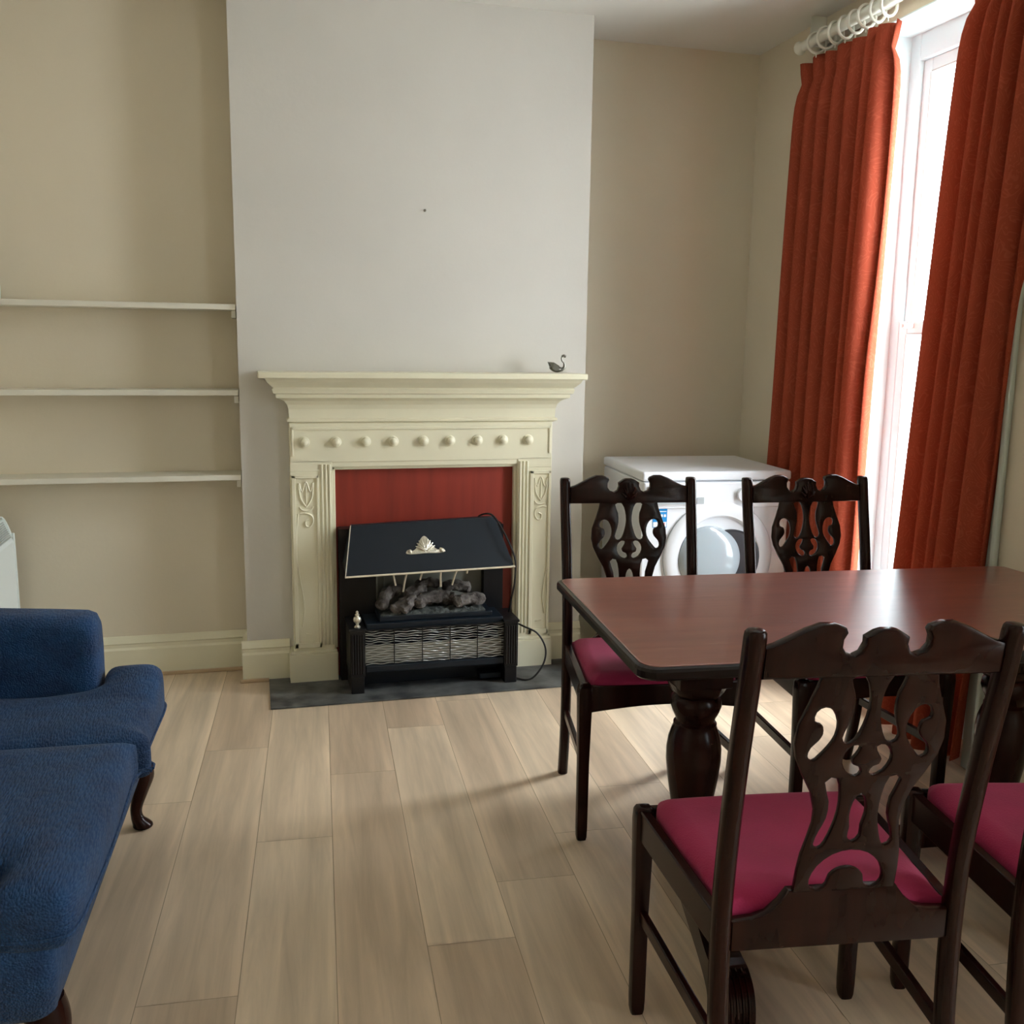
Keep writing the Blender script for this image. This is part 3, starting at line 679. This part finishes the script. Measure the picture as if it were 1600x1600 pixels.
# ------------------------------------------------------------------ curtains and pole
def curtain(label, top, bot, xc, nf, seed, ztop=2.765, amp=0.036):
    """top/bot: (y_near, y_far) of the cloth at pole and at floor; hangs at x = xc"""
    bm = NB(); uvl = bm.loops.layers.uv.new('UVMap')
    NS, NT = nf * 14, 60; G = []
    fw = [rnd.uniform(0.7, 1.3) for _ in range(nf)]; tot = sum(fw); cum = [0]
    for f_ in fw: cum.append(cum[-1] + f_ / tot)
    am = [rnd.uniform(0.65, 1.15) for _ in range(nf)]
    for j in range(NT + 1):
        t = j / NT; row = []
        dz = t * (ztop - 0.025); z = ztop - dz
        ease = t ** 0.8
        ya = top[0] + (bot[0] - top[0]) * ease; yb = top[1] + (bot[1] - top[1]) * ease
        head = math.exp(-((dz - 0.085) / 0.03) ** 2)           # gathered tape line
        a_ = amp * (0.60 + 0.40 * min(1, dz / 0.25)) * (1 - 0.25 * head)
        pin = 0.03 * math.exp(-((dz - 0.085) / 0.05) ** 2)
        for i in range(NS + 1):
            s = i / NS
            k = max(q for q in range(nf) if cum[q] <= s + 1e-9 and q < nf); u = (s - cum[k]) / (cum[k + 1] - cum[k])
            drift = 0.25 * noise.noise(Vector((s * 4, t * 2.2, seed)))
            f = math.sin(2 * PI * (u + drift * 0.35)) * am[k]
            f = math.copysign(abs(f) ** 0.8, f)
            wob = noise.noise(Vector((s * 5 + seed, t * 3.1, 2.0)))
            x = xc + a_ * f + 0.010 * wob
            y = ya + (yb - ya) * s + 0.30 * (cum[k + 1] - cum[k]) * (yb - ya) * math.cos(2 * PI * u) * 0.35 * am[k] + (0.5 - s) * pin * 2 + 0.008 * wob
            zz = z + (0.006 * math.sin(s * 23 + seed) if j < 3 else 0) + (0.006 * math.sin(s * 17) if j == NT else 0)
            row.append(bm.verts.new((x, y, zz)))
        G.append(row)
    for j in range(NT):
        for i in range(NS):
            f = bm.faces.new((G[j][i], G[j][i + 1], G[j + 1][i + 1], G[j + 1][i]))
            for l, (a, b_) in zip(f.loops, ((i, j), (i + 1, j), (i + 1, j + 1), (i, j + 1))): l[uvl].uv = (a / NS * 1.6, b_ / NT * 2.7)
    o = obj('curtain', bm, M_curt, smooth=True, angle=80)
    md = o.modifiers.new('thick', 'SOLIDIFY'); md.thickness = 0.002
    return tag(o, label, 'curtain', 'terracotta curtains at the window')
curtain('terracotta curtain bunched left of the window, above the washing machine', (3.50, 4.19), (3.57, 4.28), 2.435, 7, 3, amp=0.047)
curtain('terracotta curtain right of the window, cut off by the right edge', (2.68, 3.07), (2.85, 3.27), 2.432, 5, 9, amp=0.056)
pole = thing('curtain_pole', 'white wooden curtain pole above the window near the ceiling', 'curtain pole', (2.41, 3.3, 2.835))
bm = NB(); tube(bm, [(0, -0.85, 0), (0, 0.84, 0)], 0.022, 18); obj('rod', bm, M_rail, pole, smooth=True)
bm = NB(); lathe(bm, [(.017, 0), (.022, -.006), (.014, -.012), (.026, -.030), (.030, -.042), (.022, -.056), (.006, -.068), (.001, -.070)], (0, 0.84, 0), 20, 'y')
for v in bm.verts: v.co.y = 1.68 - v.co.y
obj('finial', bm, M_rail, pole, smooth=True)
for y in (0.80, -0.78):
    bm = NB(); box(bm, 0.0, 0.08, y - .012, y + .012, -.012, .012, .004); lathe(bm, [(.03, 0), (.03, .012), (.001, .012)], (0, 0, 0), 20)
    for v in list(bm.verts)[-60:]:
        x_, y_, z_ = v.co; v.co = Vector((0.068 + z_, y + x_, y_))
    obj('bracket', bm, M_rail, pole, smooth=True)
def ring_mesh(R_, r):
    bm = NB(); n, m_ = 28, 8
    V = [[bm.verts.new(((R_ + r * math.cos(2 * PI * j / m_)) * math.cos(2 * PI * i / n), r * math.sin(2 * PI * j / m_), (R_ + r * math.cos(2 * PI * j / m_)) * math.sin(2 * PI * i / n))) for j in range(m_)] for i in range(n)]
    for i in range(n):
        for j in range(m_): bm.faces.new((V[i][j], V[i][(j + 1) % m_], V[(i + 1) % n][(j + 1) % m_], V[(i + 1) % n][j]))
    tube(bm, [(0, 0, -R_ - r), (0, 0, -R_ - r - .012)], .003, 6)
    return bm
r0 = None
ords = ['first', 'second', 'third', 'fourth', 'fifth', 'sixth', 'seventh', 'eighth']
for i in range(8):
    y = 0.74 - i * 0.072
    if r0 is None: o = r0 = obj('curtain_ring', ring_mesh(0.043, 0.006), M_rail, smooth=True)
    else: o = r0.copy(); C.objects.link(o)
    o.location = (2.41, 3.3 + y, 2.835 - 0.0145); o.rotation_euler = (0, 0, rnd.uniform(-.25, .25))
    tag(o, 'white wooden curtain ring, %s along the pole counted from its left end' % ords[i], 'curtain ring', 'rings over the left curtain')

# ------------------------------------------------------------------ dining table
TR = math.radians(-4.5)
TP = (0.842, 2.003); TL, TW, TZ = 1.632, 0.905, 0.775
tb = thing('dining_table', 'mahogany pedestal dining table with scuffed glossy top', 'table', (TP[0], TP[1], 0), TR)
ol = []
for (cx, cy, a0, r) in ((TL - .10, 0.10, -90, .10), (TL - .065, TW - .065, 0, .065), (.035, TW - .035, 90, .035), (.05, .05, 180, .05)):
    for k in range(7):
        a = math.radians(a0 + 15 * k); ol.append((cx + r * math.cos(a), cy + r * math.sin(a)))
def slab(o_, prof, cap_top=True):
    bm = NB(); cxm, cym = TL / 2, TW / 2; rings = []
    for d, z in prof:
        rings.append([(x + (cxm - x) * d / cxm * 1.0 if False else cxm + (x - cxm) * (1 - d / cxm), cym + (y - cym) * (1 - d / cym), z) for x, y in o_])
    loft(bm, rings); return bm
obj('table_edge', slab(ol, [(.020, TZ - .034), (.006, TZ - .034), (.0, TZ - .028), (.0, TZ - .012), (.003, TZ - .005), (.010, TZ - .002), (.02, TZ - .0025)]), M_edge, tb)
top = obj('tabletop', slab(ol, [(.013, TZ - .006), (.013, TZ - .001), (.016, TZ)]), M_table, tb)
# faint ring mark worn into the veneer
bm = NB(); n = 44; ri = [bm.verts.new((.475 + .058 * math.cos(2 * PI * k / n), .345 + .058 * math.sin(2 * PI * k / n), TZ + .0004)) for k in range(n)]
ro = [bm.verts.new((.475 + .0596 * math.cos(2 * PI * k / n), .345 + .0596 * math.sin(2 * PI * k / n), TZ + .0004)) for k in range(n)]
for k in range(n): bm.faces.new((ri[k], ro[k], ro[(k + 1) % n], ri[(k + 1) % n]))
obj('ring_mark', bm, M_scuff, top)
bm = NB(); box(bm, .20, TL - .20, .14, .165, TZ - .075, TZ - .034, .003); box(bm, .20, TL - .20, TW - .165, TW - .14, TZ - .075, TZ - .034, .003)
obj('under_rail', bm, M_edge, tb)
for px in (0.262, 1.20):
    cy = .318
    bm = NB()
    box(bm, px - .074, px + .074, cy - .074, cy + .074, .622, .712, .006); box(bm, px - .085, px + .085, .12, TW - .12, .705, TZ - .034, .006)
    # square block chamfers down to the turning
    loft(bm, [[(px + a * s_, cy + b_ * s_, z) for a, b_ in ((1, .55), (.55, 1), (-.55, 1), (-1, .55), (-1, -.55), (-.55, -1), (.55, -1), (1, -.55))] for s_, z in ((.074, .624), (.064, .600), (.056, .588))])
    lathe(bm, [(.056, .592), (.066, .580), (.069, .560), (.062, .540), (.054, .524), (.052, .515), (.058, .508), (.058, .500), (.062, .490), (.070, .465), (.074, .435), (.074, .400), (.069, .355), (.060, .300), (.052, .255), (.048, .235), (.056, .225), (.056, .215), (.048, .205), (.062, .185), (.068, .165), (.068, .14), (.05, .05)], (px, cy, 0), 36)
    pd = obj('pedestal', bm, M_dark, tb, smooth=True, angle=40)
    # scroll feet running across the table
    prof = []
    up = spline([(0.0, .17), (.08, .165), (.16, .145), (.25, .115), (.33, .105), (.385, .112), (.425, .10), (.445, .07), (.450, .03), (.440, 0.0)], 4)
    lo = spline([(.36, 0.0), (.34, .030), (.27, .045), (.15, .050), (0, .055)], 4)
    half = up + lo
    for s_ in (-1.27, .62):
        bm = NB(); sk = .165 * s_
        a = [bm.verts.new((px - .042 + sk * y, cy + s_ * y, z)) for y, z in half]; b_ = [bm.verts.new((px + .042 + sk * y, cy + s_ * y, z)) for y, z in half]; n = len(half)
        for k in range(n): bm.faces.new((a[k], a[(k + 1) % n], b_[(k + 1) % n], b_[k]))
        bm.faces.new(a[::-1]); bm.faces.new(b_)
        for q in (-.028, -.014, 0, .014, .028): tube(bm, [(px + q + sk * y, cy + s_ * y, z + .001) for y, z in up[20:]], .004, 6)
        obj('foot', bm, M_dark, tb)
bm = NB(); box(bm, .27, 1.19, .298, .338, .09, .15, .004); obj('stretcher', bm, M_dark, tb)

# ------------------------------------------------------------------ dining chairs
def back_pt(u, v, w_):
    """u across, v height, w_ thickness -> point on the raked back"""
    t = max(0, (v - .511) / .541); y = -.09 * t - 0.004 * math.sin(PI * min(1, t))
    return Vector((u, y - w_, v))
def sym(h): return h + [(-x, z) for x, z in reversed(h)]
crest_half = [(-.208, 1.028), (-.190, 1.033), (-.165, 1.045), (-.140, 1.058), (-.115, 1.067), (-.092, 1.067), (-.074, 1.060), (-.070, 1.052), (-.076, 1.040), (-.076, 1.026), (-.068, 1.015), (-.054, 1.010), (-.042, 1.016), (-.036, 1.030), (-.037, 1.042), (-.020, 1.053), (-.010, 1.056)]
crest = sym(crest_half) + [(.208, .972), (-.208, .972)]
splat = sym([(-.100, .985), (-.106, .955), (-.118, .920), (-.131, .885), (-.134, .850), (-.128, .822), (-.112, .788), (-.092, .752), (-.081, .716), (-.080, .690), (-.085, .660), (-.092, .625), (-.095, .590), (-.096, .545)])
def mir(p): return [(-x, z) for x, z in reversed(p)]
h_side = smooth_poly([(-.099, .893), (-.098, .905), (-.088, .911), (-.076, .905), (-.067, .885), (-.068, .862), (-.078, .843), (-.091, .827), (-.098, .820), (-.103, .826), (-.100, .838), (-.088, .851), (-.081, .866), (-.083, .882), (-.090, .890)], 2)
h_top = smooth_poly([(-.044, .966), (-.027, .966), (-.017, .942), (-.014, .912), (-.020, .880), (-.030, .856), (-.040, .850), (-.046, .858), (-.040, .878), (-.033, .905), (-.034, .938)], 2)
h_heart = smooth_poly([(-.016, .838), (-.028, .840), (-.040, .828), (-.042, .810), (-.032, .792), (-.016, .784), (-.009, .790), (-.014, .799), (-.024, .803), (-.028, .815), (-.022, .825)], 2)
h_leg = smooth_poly([(-.066, .772), (-.049, .776), (-.041, .745), (-.040, .710), (-.045, .680), (-.054, .650), (-.062, .640), (-.070, .648), (-.064, .672), (-.054, .700), (-.054, .735)], 2)
h_mid = smooth_poly([(0, .744), (.009, .730), (.012, .705), (.008, .680), (.009, .660), (0, .650), (-.009, .660), (-.008, .680), (-.012, .705), (-.009, .730)], 2)
h_arch = smooth_poly([(-.062, .556), (-.066, .572), (-.056, .598), (-.032, .620), (0, .628), (.032, .620), (.056, .598), (.066, .572), (.062, .556), (.048, .552), (.038, .560), (.034, .578), (.020, .592), (0, .597), (-.020, .592), (-.034, .578), (-.038, .560), (-.048, .552)], 2)
holes = [inflate(h, d_) for h, d_ in ((h_side, .005), (mir(h_side), .005), (h_top, .0045), (mir(h_top), .0045), (h_heart, .0018), (mir(h_heart), .0018), (h_leg, .0028), (mir(h_leg), .0028), (h_mid, .0028), (h_arch, .003))]
shoe = [(-.205, .436), (.205, .436), (.205, .494), (.165, .497), (.140, .505), (.118, .525), (.102, .547), (-.102, .547), (-.118, .525), (-.140, .505), (-.165, .497), (-.205, .494)]

def make_chair(label):
    t = thing('dining_chair', label, 'chair', group='carved dining chairs around the table')
    bm = cut_board([crest], .026, .006, lambda u, v, w_: back_pt(u, v, w_)); cr = obj('crest_rail', bm, M_dark, t, True, 40)
    cb = NB()      # carved leaf fan on the front of the crest
    for k in range(-3, 4):
        an = k * .38; p0 = back_pt(0, .985, -.014); p1 = back_pt(math.sin(an) * .030, .985 + math.cos(an) * .058, -.016)
        tube(cb, [p0, (p0 + p1) / 2 + Vector((0, .008, 0)), p1], [.004, .007, .003], 6)
    obj('crest_carving', cb, M_dark, cr, True)
    bm = cut_board([splat] + holes, .012, .003, lambda u, v, w_: back_pt(u, v, w_)); obj('splat', bm, M_dark, t, True, 40)
    bm = cut_board([shoe], .024, .004, lambda u, v, w_: Vector((u, -w_, v))); obj('back_rail', bm, M_dark, t, True, 40)
    for s in (-1, 1):
        # rear leg and post in one sweep
        pts = spline([(s * .217, -.055, 0), (s * .219, -.022, .15), (s * .221, -.004, .32), (s * .222, 0, .48), (s * .222, -.010, .62), (s * .223, -.040, .80), (s * .224, -.072, .95), (s * .224, -.090, 1.045), (s * .224, -.093, 1.060)], 4)
        bm = NB(); rings = []
        N_ = len(pts)
        for i, p in enumerate(pts):
            k_ = 1.0 if i < N_ - 5 else (1.0, .95, .80, .55, .25)[i - (N_ - 5)]
            hx, hy = .0165 * k_, .019 * k_; z = p[2] + (0 if i < N_ - 5 else 0)
            ring = []
            for a in range(12):
                th = 2 * PI * a / 12; cx_, sy_ = math.cos(th), math.sin(th)
                q = (abs(cx_) ** 4 + abs(sy_) ** 4) ** -.25
                ring.append((p[0] + hx * cx_ * q, p[1] + hy * sy_ * q, z))
            rings.append(ring)
        loft(bm, rings); obj('back_post', bm, M_dark, t, True, 50)
        # front leg
        bm = NB(); rings = []
        for z, hw in ((0, .014), (.012, .0165), (.04, .0175), (.25, .018), (.40, .0215), (.47, .023), (.492, .0215), (.502, .016), (.505, .008)):
            ring = []
            for a in range(16):
                th = 2 * PI * a / 16; q = (abs(math.cos(th)) ** 5 + abs(math.sin(th)) ** 5) ** -.2
                ring.append((s * .252 + hw * math.cos(th) * q, .425 + hw * math.sin(th) * q, z))
            rings.append(ring)
        loft(bm, rings); obj('leg', bm, M_dark, t, True, 45)
        # side rail and side stretcher
        def beam(name, a, b_, h0, h1, tt):
            bm = NB(); a = Vector(a); b_ = Vector(b_); d = (b_ - a); L_ = d.length; m_ = Matrix.Translation(a) @ Vector((1, 0, 0)).rotation_difference(d).to_matrix().to_4x4()
            box(bm, 0, L_, -tt / 2, tt / 2, h0, h1, .003, m_); return obj(name, bm, M_dark, t)
        beam('side_rail', (s * .222, .012, .0), (s * .254, .415, .0), .432, .500, .022)
        beam('stretcher', (s * .220, -.005, .0), (s * .250, .415, .0), .232, .262, .016)
    # front rail with a lightly arched underside
    n = 12; fr = [(-.24 + .48 * i / n, .415 + .018 * math.sin(PI * i / n)) for i in range(n + 1)] + [(.24, .497), (-.24, .497)]
    bm = cut_board([fr], .022, .003, lambda u, v, w_: Vector((u, .432 - w_, v))); obj('front_rail', bm, M_dark, t)
    bm = NB(); out = []
    for (x, y) in ((.196, .016), (.226, .20), (.236, .40)): out.append((x, y))
    P = [(-.192, .018), (0, .014), (.192, .018), (.205, .025), (.220, .20), (.232, .365), (.226, .412), (.200, .432), (0, .438), (-.200, .432), (-.226, .412), (-.232, .365), (-.220, .20), (-.205, .025)]
    bm.free()
    def clip(v, h): pass
    bm = pad(smooth_poly(P, 3), .468, .508, .022, .014, .0065); obj('seat', bm, M_seat, t, True, 60)
    return t
def copy_tree(o, parent=None):
    c = o.copy(); C.objects.link(c)
    if parent: c.parent = parent
    for ch in list(o.children): copy_tree(ch, c)
    return c
ch0 = make_chair('dark carved dining chair nearest the camera, seen from behind with crimson seat')
for i, (x, y, r, lab) in enumerate(((1.002, 1.424, -.131, None), (1.240, 3.060, 3.026, 'dark carved dining chair on the far side of the table, nearer the fireplace'),
                                    (1.885, 2.975, 3.094, 'dark carved dining chair on the far side of the table, in front of the curtain'),
                                    (1.598, 1.342, -.24, 'dark carved dining chair cut off by the right edge, beside the nearest chair'))):
    c = ch0 if i == 0 else copy_tree(ch0)
    c.location = (x, y, 0); c.rotation_euler = (0, 0, r)
    if lab: c['label'] = lab

# ------------------------------------------------------------------ blue sofa
so = thing('sofa', 'royal blue two seat sofa with set back arms and dark cabriole legs', 'sofa', (-0.392, 1.84, 0), math.radians(-2.4))
# local: x outwards (front at 0), y along the sofa from the near end (0) to the far end (1.26)
SL = 1.27
bm = NB()
rings = []
for z, d in ((.215, .012), (.23, .0), (.30, -.008), (.36, -.004), (.385, .012)):
    rings.append([(x, y, z) for x, y in rrect(-.80 + d, -.012 - d, .0 + d, SL - d, .03, 4)])
loft(bm, rings); obj('base_frame', bm, M_blue, so, True, 50)
def t_cushion(y0, y1, ear_far, label=None):
    ym = .13
    # ears wrap in front of the set-back arms
    if ear_far: P = [(.030, y0), (.040, y0 + .10), (.046, (y0 + y1) / 2), (.050, y1 - .08), (.040, y1 - .015), (.005, y1 + .005), (-.06, y1 + .005), (-.115, y1 - .01), (-.125, y1 - .04), (-.13, y1 - .135), (-.30, y1 - .145), (-.60, y1 - .145), (-.62, y0 + .01), (-.58, y0)]
    else: P = [(.010, y0 - .0), (.030, y0 + .03), (.038, y0 + .12), (.042, (y0 + y1) / 2), (.034, y1 - .04), (.030, y1), (-.58, y1), (-.62, y1 - .01), (-.60, y0 + .145), (-.30, y0 + .145), (-.13, y0 + .135), (-.125, y0 + .04), (-.115, y0 + .01), (-.06, y0 - .005)]
    def lift(v, h):
        if ear_far:
            e = max(0, min(1, (v.co.y - (y1 - .24)) / .16)) * max(0, min(1, (v.co.x + .26) / .16)); v.co.z += .035 * e * h
    bm = pad(smooth_poly(P, 4), .362, .478, .022, .036, .011, lift)
    o = obj('seat_cushion', bm, M_blue, so, True, 70)
    bm = NB(); lp = smooth_poly(P, 4); zt = .452
    tube(bm, [(x * 1.0 + .001, y, .392) for x, y in lp] + [(lp[0][0] + .001, lp[0][1], .392)], .0042, 6, cap=False); obj('piping', bm, M_blue, o, True)
    return o
t_cushion(.735, 1.262, True); t_cushion(-.005, .735, False)
def arm(y0, y1, name='arm'):
    bm = NB(); rings = []
    for x, zt, g in ((-.80, .745, 0), (-.50, .73, 0), (-.25, .715, 0), (-.158, .708, 0), (-.135, .700, .010), (-.125, .682, .028)):
        yy0, yy1 = y0 + g * .6, y1 - g * .6; r = .045; ring = []
        for cx_, cz_, a0 in ((yy1 - r, zt - r, 0), (yy0 + r, zt - r, 90)):
            for k in range(6):
                a = math.radians(a0 + 18 * k); ring.append((x, cx_ + r * math.cos(a), cz_ + r * math.sin(a)))
        ring += [(x, yy0, .46), (x, yy0, .30), (x, yy1, .30), (x, yy1, .46), (x, yy1 + .006, .58)]
        rings.append(ring)
    loft(bm, rings); return obj(name, bm, M_blue, so, True, 50)
arm(1.105, 1.255); arm(.0, .13)
bm = NB(); rings = []
for y in (.02, .10, .63, 1.17, 1.25):
    rings.append([(-.80, y, .30), (-.62, y, .30), (-.60, y, .50), (-.64, y, .86), (-.68, y, .92), (-.74, y, .93), (-.80, y, .90)])
loft(bm, rings); obj('backrest', bm, M_blue, so, True, 50)
def cabriole(x, y, sx, sy):
    # sweep from knee to pad foot
    sp = spline([(0, .235, .040), (.010, .20, .042), (.018, .165, .036), (.008, .115, .024), (-.006, .07, .018), (-.004, .04, .019), (.010, .018, .028), (.014, .006, .030), (.012, 0, .022)], 4)
    bm = NB(); rings = []
    for off, z, r in sp:
        cx_, cy_ = x + sx * off, y + sy * off
        rings.append([(cx_ + r * math.cos(2 * PI * k / 16), cy_ + r * math.sin(2 * PI * k / 16), max(0, z)) for k in range(16)])
    loft(bm, rings); obj('leg', bm, M_dark, so, True, 60)
cabriole(-.045, SL - .065, .8, .4); cabriole(-.045, .055, .8, -.4); cabriole(-.74, .06, -.6, -.4); cabriole(-.74, SL - .06, -.6, .4)
